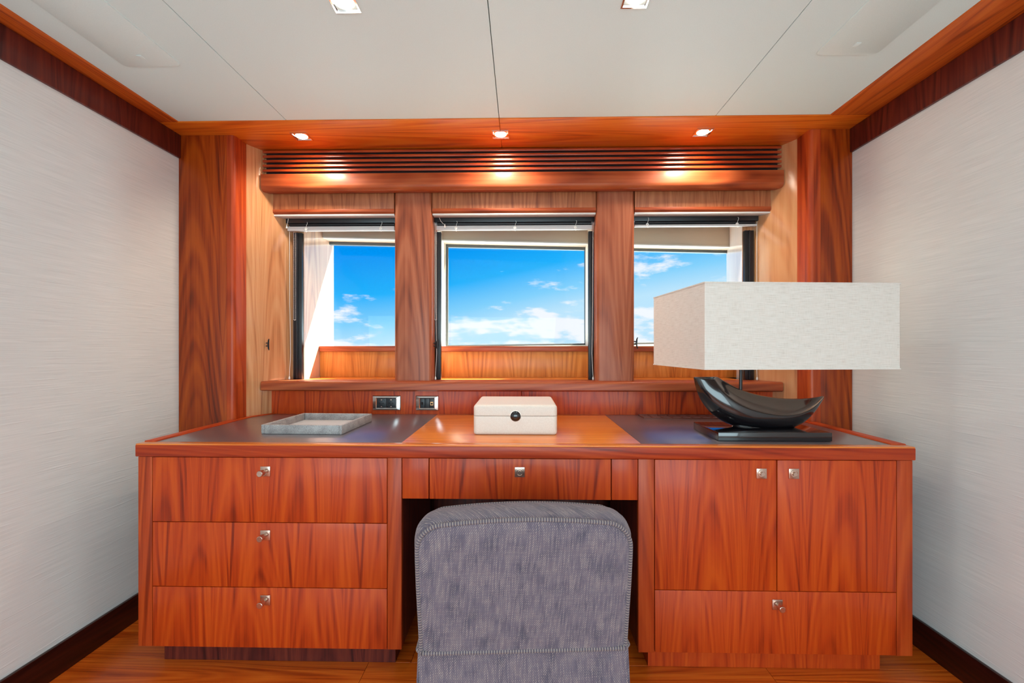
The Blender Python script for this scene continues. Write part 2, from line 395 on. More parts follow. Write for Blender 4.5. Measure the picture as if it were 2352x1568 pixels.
# soffit over the desk niche
so = sroot('trim_3', (0, 2.0, 2.03), 'glossy orange-brown wooden soffit above the windows with three downlights', 'trim')
box('soffit_board', XL - .05, -.0935, YS, 2.19, 2.0255, 2.06, 'soffit', so, .002)
box('soffit_board', -.0925, XR + .05, YS, 2.19, 2.0255, 2.06, 'soffit', so, .002)
prism('soffit_backing', [(-1.75, 2.0), (1.75, 2.0), (1.75, 2.945), (-1.75, 2.605)], 'z', 2.06, 2.15, 'cavity', so)

# columns either side of the niche
NL, NR = -1.28, 1.25
def column(name, xw, xs, xn, label):
    t = sroot(name, ((xw + xn) / 2, YC, 0), label, 'column')
    a, b_ = sorted((xw, xs)); box('column_panel', a + .0005, b_ - .0005, YC, YC + .09, 0, 2.0255, 'column', t, .001)
    s = 1 if xn > xs else -1
    r = .018; pts = [(xs, YC + .09), (xs, YC)]
    for k in range(7): an = math.radians(-90 + 15 * k); pts.append((xn - s * r + s * r * math.cos(an), YC + r + r * math.sin(an)))
    pts.append((xn, YC + .09))
    prism('corner_post', pts, 'z', 0, 2.0255, 'solid_v', t)
column('trim_4', XL, -1.314, NL, 'reddish wooden column between the left wall and the window niche')
column('trim_5', XR, 1.297, NR, 'dark reddish wooden column between the window niche and the right wall')
# splayed niche sides
def poly_wall(name, poly, z0, z1, m, label): return struct(prism(name, poly, 'z', z0, z1, m, None, .0), label, 'wall')
poly_wall('wall_niche_left', [(NL - .001, 2.0905), (-1.168, 2.30), (-1.6, 2.30), (-1.6, 2.0905)], 0, 2.06, 'lacquer_sheen', 'lacquered wooden side panel of the niche beside the left window')
poly_wall('wall_niche_right', [(NR + .001, 2.0905), (1.6, 2.0905), (1.6, 2.30), (1.152, 2.30)], 0, 2.06, 'lacquer_sheen', 'lacquered wooden side panel of the niche beside the right window')
poly_wall('wall_reveal_left', [(-1.6, 2.3005), (-1.110, 2.3005), (-1.110, 2.665), (-1.6, 2.62)], 0, 2.06, 'lacquer_sheen', 'sheen-paled reveal lit by the sun left of the left window')
poly_wall('wall_reveal_right', [(1.104, 2.3005), (1.6, 2.3005), (1.6, 2.90), (1.280, 2.87)], 0, 2.06, 'lacquer_sheen', 'sheen-paled reveal right of the right window')

# hull side with the three panes (slightly turned away to the right)
HA = math.radians(5.5); H0 = Vector((0, 2.727, 0))
hull = sroot('wall_hull', tuple(H0), 'hull lining around the three windows', 'wall'); hull.rotation_euler.z = HA
def hloc(name, verts, faces, m, parent=None, b=0.0):
    bm = bmesh.new(); vs = [bm.verts.new(v) for v in verts]
    for f in faces: bm.faces.new([vs[i] for i in f])
    bev(bm, b); bmesh.ops.recalc_face_normals(bm, faces=bm.faces[:])
    me = bpy.data.meshes.new(name); bm.to_mesh(me); bm.free(); me.materials.append(M[m])
    o = bpy.data.objects.new(name, me); COL.objects.link(o); WLOC[o.name] = Vector((0, 0, 0))
    if parent is None: o.location = H0; o.rotation_euler.z = HA
    else: o.parent = parent
    return o
FQ = ((0, 3, 2, 1), (4, 5, 6, 7), (0, 1, 5, 4), (1, 2, 6, 5), (2, 3, 7, 6), (3, 0, 4, 7))
def zb(x): return 1.083 + (x + 1.1) / 2.4 * 0.034      # bottom of the panes rises to the right
def zt(x): return 1.688 - (x + 1.1) / 2.4 * 0.012      # top of the panes
def hbox(name, x0, x1, y0, y1, lo, hi, m, parent=None, b=0.0):
    f = lambda q, x: q(x) if callable(q) else q
    return hloc(name, [(x0, y0, f(lo, x0)), (x1, y0, f(lo, x1)), (x1, y1, f(lo, x1)), (x0, y1, f(lo, x0)),
                       (x0, y0, f(hi, x0)), (x1, y0, f(hi, x1)), (x1, y1, f(hi, x1)), (x0, y1, f(hi, x0))], FQ, m, parent, b)
hbox('hull_lower', -1.45, 1.6, -.03, .05, 0.0, lambda x: zb(x) - .008, 'cream', hull)
hbox('hull_header', -1.45, 1.6, -.105, .05, lambda x: zt(x) + .004, 2.06, 'beige', hull, .002)
hbox('header_highlight', -1.12, 1.29, -.110, -.098, lambda x: zt(x) + .001, lambda x: zt(x) + .0085, 'white', hull, .001)  # white strip painting in the highlight along the header's bottom edge
PANES = [(-1.130, -.60), (-.448, .395), (.545, 1.310)]
for a, c in ((-1.5, -1.131), (-.597, -.4495), (.3965, .5415), (1.311, 1.6)):
    hbox('hull_post', a, c, -.03, .05, lambda x: zb(x) - .01, lambda x: zt(x) + .01, 'cream', hull)
wl_lab = ['left window with blue sky and a sunlit reveal', 'middle window over the desk with clouds low in the sky', 'right window partly hidden by the lamp shade']
for i, (a, c) in enumerate(PANES):
    w = bpy.data.objects.new('window_%d' % (i + 1), None); COL.objects.link(w); w.location = H0; w.rotation_euler.z = HA
    struct(w, wl_lab[i], 'window')
    g = .009
    hbox('window_pane', a + g * .5, c - g * .5, 0.0, .006, lambda x: zb(x) + g * .3, lambda x: zt(x) - g * .5, 'glass', w)
    hbox('window_gasket', a, c, -.016, .012, lambda x: zt(x) - .013, lambda x: zt(x) + .003, 'gasket', w, .001)
    hbox('window_gasket', a, c, -.010, .012, lambda x: zb(x) - .008, lambda x: zb(x) + .002, 'gasket', w, .001)
    hbox('window_gasket', a, a + g + .004, -.014, .012, zb, zt, 'gasket', w, .001)
    hbox('window_gasket', c - g - .002, c, -.014, .012, zb, zt, 'gasket', w, .001)
# lining between the posts and the hull
for k, (a, c, yb) in enumerate(((-.604, -.452, 2.645), (.385, .532, 2.75))):
    struct(box('wall_post_lining_%d' % (k + 1), a, c, 2.345, yb, .9, 2.06, 'cream', None, 0), ('cream lining behind the left window post', 'cream lining behind the right window post')[k], 'wall')

# back of the niche: panels below the ledge, ledge, panels below the panes
wb = sroot('wall_back', (0, 2.2, 0), 'reddish wooden panelling between the desk top and the window ledge', 'wall')
box('back_panel', -1.235, -.0010, 2.20, 2.26, .70, .905, 'wood_v', wb, .0012)
box('back_panel', .0010, 1.207, 2.20, 2.26, .70, .905, 'wood_v', wb, .0012)
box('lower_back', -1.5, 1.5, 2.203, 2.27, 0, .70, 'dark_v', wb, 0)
ZL = .918
pf = [(2.26, ZL - .05), (2.155, ZL - .046), (2.146, ZL - .040), (2.146, ZL - .012)]
for k in range(1, 6): an = math.radians(180 - 18 * k); pf.append((2.158 + .012 * math.cos(an), ZL - .012 + .012 * math.sin(an)))
pf += [(2.30, ZL), (2.30, ZL - .05)]
led = sroot('trim_6', (0, 2.2, ZL), 'wooden window ledge with rounded front edge above the desk', 'ledge')
prism('ledge_nosing', pf, 'x', -1.245, 1.219, 'rail_h', led)
box('ledge_top', -1.108, 1.103, 2.3005, 2.50, ZL - .05, ZL - .0003, 'top_h', led, 0)
bp = sroot('trim_7', (0, 2.48, ZL), 'honey-coloured wooden panel with a capping rail under the window panes', 'panelling')
for a, c in ((-1.109, -.53), (-.529, .453), (.454, 1.160)):
    box('sill_panel', a, c, 2.48, 2.50, ZL, 1.058, 'sill_v', bp, .001)
    box('sill_cap', a, c, 2.470, 2.50, 1.0585, 1.088, 'rail_h', bp, .002)
struct(prism('trim_8', [(-1.109, 2.5005), (1.163, 2.5005), (1.255, 2.815), (-1.109, 2.595)], 'z', 1.05, 1.082, 'white', None), 'pale window sill behind the capping rail', 'sill')

# posts between the windows
def post(name, a, c, label):
    r = .020; y0, y1 = 2.20, 2.345; pts = [(a, y1)]
    for k in range(7): an = math.radians(180 + 15 * k); pts.append((a + r + r * math.cos(an), y0 + r + r * math.sin(an)))
    for k in range(7): an = math.radians(270 + 15 * k); pts.append((c - r + r * math.cos(an), y0 + r + r * math.sin(an)))
    pts.append((c, y1))
    struct(prism(name, pts, 'z', ZL, 1.86, 'post', None), label, 'post')
post('trim_9', -.620, -.436, 'rounded wooden post between the left and middle windows')
post('trim_10', .361, .545, 'rounded wooden post between the middle and right windows')

# louvred air vent with its bottom rail
lv = thing('louvre_vent', (0, 2.15, 1.83), 'long wooden louvred air vent above the windows with a thick rounded bottom rail', 'vent')
for k in range(5):
    zt_ = 2.024 - k * .0222
    prism('slat', [(2.150, zt_ - .0035), (2.150, zt_ - .0150), (2.176, zt_ - .0110), (2.176, zt_)], 'x', -1.238, 1.214, 'slat', lv, .001)
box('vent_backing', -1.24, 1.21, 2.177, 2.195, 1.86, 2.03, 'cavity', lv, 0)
rp = [(2.19, 1.905), (2.140, 1.905), (2.140, 1.850)]
for k in range(1, 7): an = math.radians(180 + 15 * k); rp.append((2.165 + .025 * math.cos(an), 1.852 + .025 * math.sin(an)))
rp.append((2.19, 1.827))
prism('bottom_rail', rp, 'x', -1.242, 1.220, 'rail_h', lv, .001)
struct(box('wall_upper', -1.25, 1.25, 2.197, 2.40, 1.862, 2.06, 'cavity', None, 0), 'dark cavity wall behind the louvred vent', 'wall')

# pelmets and roller blinds
VAL = [(-1.218, -.622), (-.434, .359), (.547, 1.194)]
CAS = [(-1.185, -.622), (-.436, .361), (.547, 1.166)]
which = ('left', 'middle', 'right')
for i in range(3):
    a, c = VAL[i]
    p = thing('pelmet', ((a + c) / 2, 2.22, 1.73), 'wooden veneer pelmet box above the %s window' % which[i], 'pelmet', 'pelmets above the windows')
    box('pelmet_face', a, c, 2.206, 2.24, 1.756, 1.8605, 'pale_v', p, .001)
    prism('pelmet_moulding', [(2.204, 1.7555), (2.204, 1.742), (2.212, 1.733), (2.25, 1.733), (2.25, 1.7555)], 'x', a - .001, c + .001, 'rail_h', p, .001)
    box('pelmet_strip', a, c, 2.210, 2.258, 1.725, 1.7325, 'alu', p, .001)

def hook(x, parent, z=1.672):
    bm = bmesh.new(); c0 = Vector((x, 2.250, z))
    bm_lathe(bm, [(.0022, 0), (.0022, .002), (.0068, .002), (.0068, 0), (.0022, 0)], Matrix.Rotation(PI / 2, 4, 'X'), 12)
    pts = [(.004, 0, .034), (.007, -.002, .028), (.003, -.003, .016), (0, -.003, .006), (-.002, -.003, -.006), (-.003, -.003, -.014), (.003, -.003, -.017), (.009, -.003, -.010)]
    bm_tube(bm, pts, .0009, 5); return mesh_obj('hook', bm, 'white', c0, parent, True)
HK = [((-1.075,), (-.70,)), ((-.325,), (-.033,), (.265,)), ((.618,), (1.055,))]
CORDS = {0: [(-1.168, 0)], 1: [(-.430, 0), (.355, 1)], 2: [(1.160, 1)]}
for i in range(3):
    a, c = CAS[i]
    r = thing('roller_blind', ((a + c) / 2, 2.27, 1.66), ('raised roller blind with black cassette at the left window', 'raised roller blind with black cassette and three hooks at the middle window',
              'raised roller blind with black cassette at the right window behind the lamp')[i], 'blind', 'roller blinds at the windows')
    box('cassette', a, c, 2.262, 2.335, 1.704, 1.760, 'black', r, .002)
    lathe('blind_roll', [(0, 0), (.011, 0), (.011, c - a - .03), (0, c - a - .03)], (a + .015, 2.275, 1.6975), 'black', r, Matrix.Rotation(PI / 2, 4, 'Y'), 14)
    z0 = 1.664 if i < 2 else 1.676
    box('bottom_bar', a + .012, c - .012, 2.255, 2.275, z0, 1.6855, 'alu', r, .002)
    for (hx,) in HK[i]: hook(hx, r, z0 + .008)
    if i < 2:
        cx = (-1.142, -.430)[i]; bm = bmesh.new(); zl = 1.222
        path = []
        z = 1.66
        while z > zl: path.append((-.0045, 0, z)); z -= .0042
        for k in range(8): an = math.radians(180 + 22.5 * k); path.append((.0045 * math.cos(an), 0, zl + .0045 * math.sin(an)))
        while z < 1.66: path.append((.0045, 0, z)); z += .0042
        for pp in path: bmesh.ops.create_icosphere(bm, subdivisions=1, radius=.0017, matrix=Matrix.Translation((pp[0], pp[1], pp[2] - 1.4)))
        tag(mesh_obj('bead_chain', bm, 'alu', (cx, 2.2685, 1.4), r, True), kind='stuff')
    for (x, side) in CORDS[i]:
        ox = .006 if side == 0 else -.006
        tube('pull_cord', [(x, 2.268, 1.70), (x + ox * .3, 2.266, 1.3), (x + ox, 2.266, 1.05), (x, 2.266, .935)], .0011, 'white', r, 6)
        lathe('cord_acorn', [(0, 0), (.003, .0005), (.0048, .005), (.0035, .012), (.0015, .017), (0, .017)], (x, 2.266, .9185), 'white', r, None, 12)
    if i < 2:
        x = (-1.165, -.408)[i]; e = (-.006, .028)[i]
        tube('tilt_cord', [(x, 2.250, 1.724), (x + e * .3, 2.247, 1.705), (x + e * .8, 2.246, 1.690)], .0012, 'white', r, 6)
        lathe('cord_acorn', [(0, .018), (.0015, .018), (.003, .010), (.005, .002), (.004, 0), (0, 0)], (x + e, 2.246, 1.674), 'white', r, None, 12)

# black side guides of the blinds
GD = [(-1.155, -1.111, 'left window, beside the niche side panel'), (-.4335, -.405, 'middle window, on its left side'), (.334, .3585, 'middle window, on its right side'), (1.106, 1.150, 'right window, behind the lamp')]
for a, c, lab in GD:
    g = thing('blind_guide', ((a + c) / 2, 2.28, ZL), 'black vertical blind guide rail of the ' + lab, 'guide rail', 'blind guide rails')
    box('rail', a, c, 2.277, 2.299, ZL + .001, 1.660, 'black', g, .0015)
    box('rail_lip', a + (c - a) * .42, a + (c - a) * .56, 2.272, 2.2765, ZL + .004, 1.66, 'blackplastic', g, .0008)
# cord cleats
def cleat(loc, rz, label):
    t = thing('cord_cleat', loc, label, 'cleat', 'cord cleats by the windows'); t.rotation_euler.z = rz
    L = Vector(loc)
    def add(nm, bm): o = mesh_obj(nm, bm, 'black', L, t, True); o.location = (0, 0, 0); return o
    for s in (-1, 1):
        bm = bmesh.new(); bm_tube(bm, [(0, 0, s * .007), (0, -.016, s * .007)], .0028, 8); add('cleat_stem', bm)
    bm = bmesh.new()
    bm_tube(bm, [(0, -.022, -.027), (0, -.018, -.018), (0, -.016, 0), (0, -.018, .018), (0, -.022, .027)], [.002, .0035, .0045, .0035, .002], 8); add('cleat_bar', bm)
cleat((-1.235, 2.176, 1.094), math.radians(62), 'small black cord cleat on the left niche side panel')
cleat((-.4355, 2.245, 1.094), math.radians(90), 'small black cord cleat on the post left of the middle window')
cleat((.5455, 2.235, 1.102), math.radians(90), 'small black cord cleat on the post beside the right window')

# ------------------------------------------------------------------ downlights
def downlight(x, y, z, label, group, energy, spot=True, col=(1.0, 0.86, 0.68), s=.036, tilt=0.0, size=110):
    t = thing('downlight', (x, y, z), label, 'downlight', group)
    bm = bmesh.new(); q = s; iq = s - .005
    o = [(-q, -q), (q, -q), (q, q), (-q, q)]; i_ = [(-iq, -iq), (iq, -iq), (iq, iq), (-iq, iq)]
    lo = [bm.verts.new((a, b_, -.004)) for a, b_ in o]; li = [bm.verts.new((a, b_, -.004)) for a, b_ in i_]
    uo = [bm.verts.new((a, b_, .0)) for a, b_ in o]; ui = [bm.verts.new((a * .86, b_ * .86, .0035)) for a, b_ in i_]
    for k in range(4):
        j = (k + 1) % 4
        bm.faces.new((lo[k], lo[j], li[j], li[k])); bm.faces.new((lo[k], uo[k], uo[j], lo[j])); bm.faces.new((li[k], li[j], ui[j], ui[k]))
    bm.faces.new(ui)
    mesh_obj('trim_frame', bm, 'chrome', (x, y, z), t)
    lathe('lamp_lens', [(0, -.0068), (.018, -.006), (.0255, -.002), (.0265, .002), (0, .002)], (x, y, z), 'lens', t, None, 24)
    if spot:
        l = lamp('downlight_lamp', 'SPOT', (x, y, z - .02), energy, col, rot=(math.radians(tilt), 0, 0), spot_size=math.radians(size), spot_blend=0.8, shadow_soft_size=.035)
for x, w in ((-.985, 'leftmost of the three in the wooden soffit'), (-.093, 'middle one of the three in the wooden soffit'), (.797, 'rightmost of the three in the wooden soffit')):
    downlight(x, 2.018, 2.0255, 'lit square chrome downlight, ' + w, 'soffit downlights', 16.0, tilt=16, size=150)
for x, w in ((-.490, 'left'), (.313, 'right')):
    downlight(x, 1.245, ZC, 'lit square chrome downlight in the pale ceiling, %s of the central seam' % w, 'ceiling downlights', 6.5, col=(.88, 1.0, 1.0), size=150)
    for yy in (-.15,):
        downlight(x, yy, ZC, 'added unseen square chrome ceiling downlight behind the viewer, %s of the central seam' % w, 'added rear ceiling downlights', 6.0, col=(.88, 1.0, 1.0), size=150)  # unseen rear pair, added to light the part in view

# ================================================================== DESK
Y0 = 1.50
def knob(parent, x, z, peg=.034, y=Y0):
    pl = box('knob_plate', x - .0165, x + .0165, y - .004, y, z - .0165, z + .0165, 'nickel', parent, .001)
    if peg > .01: lathe('knob_peg', [(.0062, 0), (.0062, peg * .3), (.0095, peg * .4), (.0098, peg - .001), (.0085, peg), (0, peg)], (x, y - .004, z), 'nickel', parent, TOWARD, 20)
    else:
        lathe('knob_ring', [(.0125, 0), (.0125, .003), (.010, .0034), (.010, .0015), (.0065, .0015), (.0062, peg), (0, peg)], (x, y - .004, z), 'nickel', parent, TOWARD, 24)
# left drawer cabinet
dc = thing('drawer_cabinet', (-.84, 1.75, 0), 'reddish wooden cabinet with three wide drawers at the left of the desk', 'cabinet')
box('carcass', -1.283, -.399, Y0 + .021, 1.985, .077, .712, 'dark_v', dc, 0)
box('side_stile', -1.286, -1.2385, Y0, Y0 + .0205, .077, .712, 'solid_v', dc, .001)
box('side_stile', -.4445, -.3975, Y0, Y0 + .0205, .077, .712, 'solid_v', dc, .001)
box('plinth', -1.236, -.432, 1.55, 1.97, 0, .0765, 'dark_v', dc, 0)
for z0, z1 in ((.4955, .711), (.279, .4935), (.077, .277)):
    d = box('drawer', -1.2365, -.4465, Y0, Y0 + .0205, z0, z1, 'wood_v', dc, .0015)
    knob(d, -.853, (.666 if z0 > .4 else z1 - .040))
# right cupboard
cc = thing('cupboard_cabinet', (.84, 1.75, 0), 'reddish wooden cabinet with two doors over one drawer at the right of the desk', 'cabinet')
box('carcass', .385, 1.264, Y0 + .021, 1.985, .079, .712, 'dark_v', cc, 0)
box('side_stile', .383, .4345, Y0, Y0 + .0205, .079, .712, 'solid_v', cc, .001)
box('side_stile', 1.2165, 1.266, Y0, Y0 + .0205, .079, .712, 'solid_v', cc, .001)
box('plinth', .428, 1.20, 1.55, 1.97, 0, .0785, 'wood_v', cc, 0)
d = box('door', .4370, .8303, Y0, Y0 + .0205, .285, .711, 'wood_v', cc, .0015); knob(d, .781, .668, .008)
d = box('door', .8338, 1.2145, Y0, Y0 + .0205, .285, .711, 'wood_v', cc, .0015); knob(d, .885, .668, .008)
d = box('drawer', .4370, 1.2145, Y0, Y0 + .0205, .080, .283, 'wood_v', cc, .0015); knob(d, .832, .242, .03)
# knee-hole drawer unit
kn = thing('kneehole_drawer', (0, 1.7, .577), 'shallow wooden drawer between two fixed panels above the kneehole', 'drawer')
box('fixed_panel', -.3955, -.3080, Y0 + .002, Y0 + .0225, .577, .711, 'wood_v', kn, .001)
box('fixed_panel', .2965, .3812, Y0 + .002, Y0 + .0225, .577, .711, 'wood_v', kn, .001)
d = box('drawer_front', -.3050, .2935, Y0 + .001, Y0 + .0215, .577, .711, 'wood_v', kn, .0015); knob(d, -.006, .668, .006, Y0 + .001)
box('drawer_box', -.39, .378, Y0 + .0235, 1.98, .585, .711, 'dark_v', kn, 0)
# continuous top
TZ = .757
dt = thing('worktop', (0, 1.85, .714), 'long wooden worktop with two dark leather inlays spanning both cabinets', 'worktop')
poly = [(-1.292, 1.494), (1.272, 1.494), (1.272, 1.992), (1.244, 1.992), (1.244, 2.09), (1.190, 2.199), (-1.216, 2.199), (-1.272, 2.09), (-1.272, 1.992), (-1.292, 1.992)]
prism('top_board', poly, 'z', .7135, TZ - .004, 'solid_h', dt, .003)
box('front_border', -1.2915, 1.2715, 1.4945, 1.530, TZ - .006, TZ, 'top_h', dt, .003)
box('side_border', -1.2915, -1.2515, 1.5302, 1.990, TZ - .006, TZ + .003, 'wood_y', dt, .003)
box('side_border', 1.2235, 1.2715, 1.5302, 1.990, TZ - .006, TZ + .003, 'wood_y', dt, .003)
prism('side_border', [(-1.271, 1.991), (-1.2515, 1.991), (-1.2515, 2.09), (-1.205, 2.198), (-1.216, 2.198), (-1.271, 2.09)], 'z', TZ - .006, TZ + .003, 'wood_y', dt, .001)
prism('side_border', [(1.243, 1.991), (1.243, 2.09), (1.188, 2.198), (1.178, 2.198), (1.2235, 2.09), (1.2235, 1.991)], 'z', TZ - .006, TZ + .003, 'wood_y', dt, .001)
prism('leather_inlay', [(-1.250, 1.531), (-.4065, 1.531), (-.4065, 2.198), (-1.204, 2.198), (-1.250, 2.09)], 'z', TZ - .006, TZ - .0005, 'leather', dt, .0004)
prism('leather_inlay', [(.4005, 1.531), (1.222, 1.531), (1.222, 2.09), (1.177, 2.198), (.4005, 2.198)], 'z', TZ - .006, TZ - .0005, 'leather', dt, .0004)
box('centre_panel', -.4055, .3995, 1.5305, 2.198, TZ - .006, TZ - .0002, 'top_h', dt, .0004)

# grille let into the right inlay
gr = thing('desk_grille', (.76, 2.13, TZ), 'flat brown cable grille of square cells at the back of the right inlay', 'grille')
gx0, n, pt = .556, 9, .0455
M['brown_frame'] = plain('brown_metal', rgb(112, 62, 52), 0.4, 0.3)
bm = bmesh.new(); gl_ = n * pt
for (a, c, e, f) in ((0, gl_, 0, .004), (0, gl_, .108, .112), (0, .003, .004, .108), (gl_ - .003, gl_, .004, .108), (0.003, gl_ - .003, .054, .058)): bm_box(bm, a, c, e, f, 0, .004)
for k in range(1, n): bm_box(bm, k * pt - .0015, k * pt + .0015, .004, .054, 0, .0036); bm_box(bm, k * pt - .0015, k * pt + .0015, .058, .108, 0, .0036)
mesh_obj('grille_frame', bm, 'brown_frame', (gx0, 2.075, TZ - .0004), gr)
for k in range(n):
    for j in range(2): box('grille_cell', gx0 + k * pt + .002, gx0 + (k + 1) * pt - .002, 2.0795 + j * .054, 2.1285 + j * .054, TZ - .0004, TZ + .001, 'leather', gr, .0004, 1)

# ------------------------------------------------------------------ sockets
YP = 2.1995
def plate(x0, x1, label, cat, name):
    z0, z1 = .774, .846; t = thing(name, ((x0 + x1) / 2, YP, z0), label, cat, 'chrome wall plates above the desk')
    bm = bmesh.new(); w = (x1 - x0) / 2; h = (z1 - z0) / 2; iw, ih = w - .0215, .0235
    def ring(a, b_, y): return [bm.verts.new(p) for p in ((-a, y, -b_), (a, y, -b_), (a, y, b_), (-a, y, b_))]
    rs = [ring(w, h, 0), ring(w, h, -.004), ring(w - .003, h - .003, -.008), ring(iw + .003, ih + .003, -.0105), ring(iw, ih, -.0085), ring(iw, ih, 0)]
    for a, c in zip(rs, rs[1:]):
        for k in range(4): j = (k + 1) % 4; bm.faces.new((a[k], a[j], c[j], c[k]))
    mesh_obj('plate_frame', bm, 'chrome', ((x0 + x1) / 2, YP, .810), t); return t
pl = plate(-.724, -.586, 'chrome plate with two black round power sockets on the panel behind the tray', 'socket', 'power_socket')
for cx in (-.6785, -.6315):
    ins = box('socket_insert', cx - .0232, cx + .0232, YP - .0085, YP - .002, .7868, .8332, 'blackplastic', pl, .001)
    lathe('socket_well', [(.0205, 0), (.0205, .0008), (.019, .0008), (.018, -.003), (0, -.003)], (cx, YP - .0085, .810), 'blackplastic', ins, TOWARD, 28)
    for dx in (-.0085, .0085): lathe('pin_hole', [(0, .0012), (.0026, .0012), (.0026, 0), (0, 0)], (cx + dx, YP - .0090, .810), 'cavity', ins, TOWARD, 12)
    for dz in (-.0165, .0165): box('earth_clip', cx - .003, cx + .003, YP - .0103, YP - .0088, .810 + dz - .0022, .810 + dz + .0022, 'nickel', ins, .0003, 1)
pl = plate(-.513, -.401, 'smaller chrome plate with data sockets between the tray and the white box', 'socket', 'data_socket')
for k in range(3):
    x0 = -.4915 + k * .0232
    ins = box('data_insert', x0, x0 + .0226, YP - .0085, YP - .002, .7868, .8332, 'blackplastic', pl, .0008)
    if k == 0: box('jack_opening', x0 + .006, x0 + .0165, YP - .0092, YP - .0084, .803, .816, 'cavity', ins, 0)
    if k == 2:
        box('jack_shell', x0 + .0045, x0 + .0180, YP - .0092, YP - .0084, .8005, .817, 'copper_contact', ins, 0)
        box('jack_opening', x0 + .0065, x0 + .0160, YP - .0100, YP - .0091, .804, .812, 'cavity', ins, 0)

# ------------------------------------------------------------------ tray
ty = thing('tray', (-.812, 1.825, TZ), 'shallow square grey shagreen tray on the left leather inlay', 'tray'); ty.rotation_euler.z = math.radians(-2.0)
def loc_box(nm, x0, x1, y0, y1, z0, z1, m, par, b=.0015):
    o = box(nm, x0, x1, y0, y1, z0, z1, m, None, b); c = o.location.copy(); o.parent = par; o.location = c; return o
q = .154; t_ = .011
loc_box('tray_floor', -q + t_, q - t_, -q + t_, q - t_, .0, .006, 'tray_base', ty)
for nm, a in (('x', -1), ('x', 1), ('y', -1), ('y', 1)):
    if nm == 'x': x0, x1 = sorted((a * q, a * (q - t_))); loc_box('tray_side', x0, x1, -q, q, 0, .034, 'shagreen', ty, .002)
    else: y0, y1 = sorted((a * q, a * (q - t_))); loc_box('tray_side', -q + t_ + .0002, q - t_ - .0002, y0, y1, 0, .034, 'shagreen', ty, .002)

# ------------------------------------------------------------------ box
bx = thing('jewellery_box', (-.023, 1.82, TZ), 'cream leather box with hinged lid and round black clasp on the desk top', 'box')
def soft_box(nm, x0, x1, y0, y1, z0, z1, m, par, rtop, rbot):
    c = Vector(((x0 + x1) / 2, (y0 + y1) / 2, (z0 + z1) / 2)); bm = bmesh.new()
    bm_box(bm, x0 - c.x, x1 - c.x, y0 - c.y, y1 - c.y, z0 - c.z, z1 - c.z); hz = (z1 - z0) / 2
    ve = [e for e in bm.edges if abs(e.verts[0].co.z - e.verts[1].co.z) > 1e-4]
    bev(bm, .014, 5, ve)
    te = [e for e in bm.edges if all(abs(v.co.z - hz) < 1e-5 for v in e.verts)] if rtop > 0 else []
    if te: bev(bm, rtop, 5, te)
    be = [e for e in bm.edges if all(abs(v.co.z + hz) < 1e-5 for v in e.verts)] if rbot > 0 else []
    if be: bev(bm, rbot, 4, be)
    return mesh_obj(nm, bm, m, c, par, True)
soft_box('box_base', -.177, .131, 1.67, 1.975, TZ + .0002, .8262, 'box', bx, .0010, .010)
soft_box('box_lid', -.177, .131, 1.67, 1.975, .8275, .868, 'box', bx, .012, .0010)
ck = lathe('clasp', [(0, .010), (.006, .0095), (.0135, .007), (.0192, .001), (.0192, 0), (0, 0)], (-.022, 1.669, .8268), 'gloss_black', bx, TOWARD, 28)
lathe('clasp_ring', [(.0190, 0), (.0190, .0012), (.0202, .0010), (.0204, 0), (.0190, 0)], (-.022, 1.670, .8268), 'nickel', ck, TOWARD, 28)

# ------------------------------------------------------------------ table lamp
lp = thing('table_lamp', (.865, 1.69, TZ), 'table lamp with large rectangular linen shade on a glossy black crescent base', 'lamp')
box('plinth', .676, 1.062, 1.577, 1.803, TZ + .0002, .787, 'gloss_black', lp, .002)
def unproj(px, py, Y):
    th = math.radians(1.2); u = (px - 1176) / F_PX; X = Y * (u * math.cos(th) - math.sin(th)) / (math.cos(th) + u * math.sin(th))
    d = Y * math.cos(th) - X * math.sin(th); return Vector((X, Y, EYE + (800 - py) * d / F_PX))
yc = 1.69
ST = [((1649, 865), (1641, 871), (1593, 866), .020, .022), ((1677, 882), (1657, 895), (1600, 900), .036, .034), ((1710, 897), (1680, 917), (1617, 932), .050, .042),
      ((1752, 908), (1716, 938), (1646, 962), .058, .048), ((1795, 913), (1762, 951), (1692, 984), .060, .050), ((1836, 914), (1812, 957), (1757, 991), .054, .046),
      ((1866, 912), (1852, 948), (1822, 988), .042, .038), ((1886, 909), (1878, 930), (1862, 962), .024, .024), ((1895, 907), (1894, 910), (1893, 913), .004, .004)]
bm = bmesh.new(); rings = []; c0 = Vector((.865, yc, .86))
for U, R, Lw, db, df in ST:
    u_ = unproj(*U, yc + db); r_ = unproj(*R, yc - df); l_ = unproj(*Lw, yc)
    l_.y = yc; lb = l_.lerp(u_, .30); lb.y = yc + db * .95; lf = l_.lerp(r_, .42); lf.y = yc - df * .80
    lf = lf + (lf - u_) * .06
    l2 = l_.copy(); l2.y = yc + db * .4
    top = u_.lerp(r_, .5) - Vector((0, 0, .012 if db > .03 else .001))
    ctrl = [u_, top, r_, lf, l_, l2, lb]
    rings.append([bm.verts.new(p - c0) for p in ctrl])
for a, c in zip(rings, rings[1:]):
    for k in range(7): j = (k + 1) % 7; bm.faces.new((a[k], a[j], c[j], c[k]))
bm.faces.new(rings[-1])
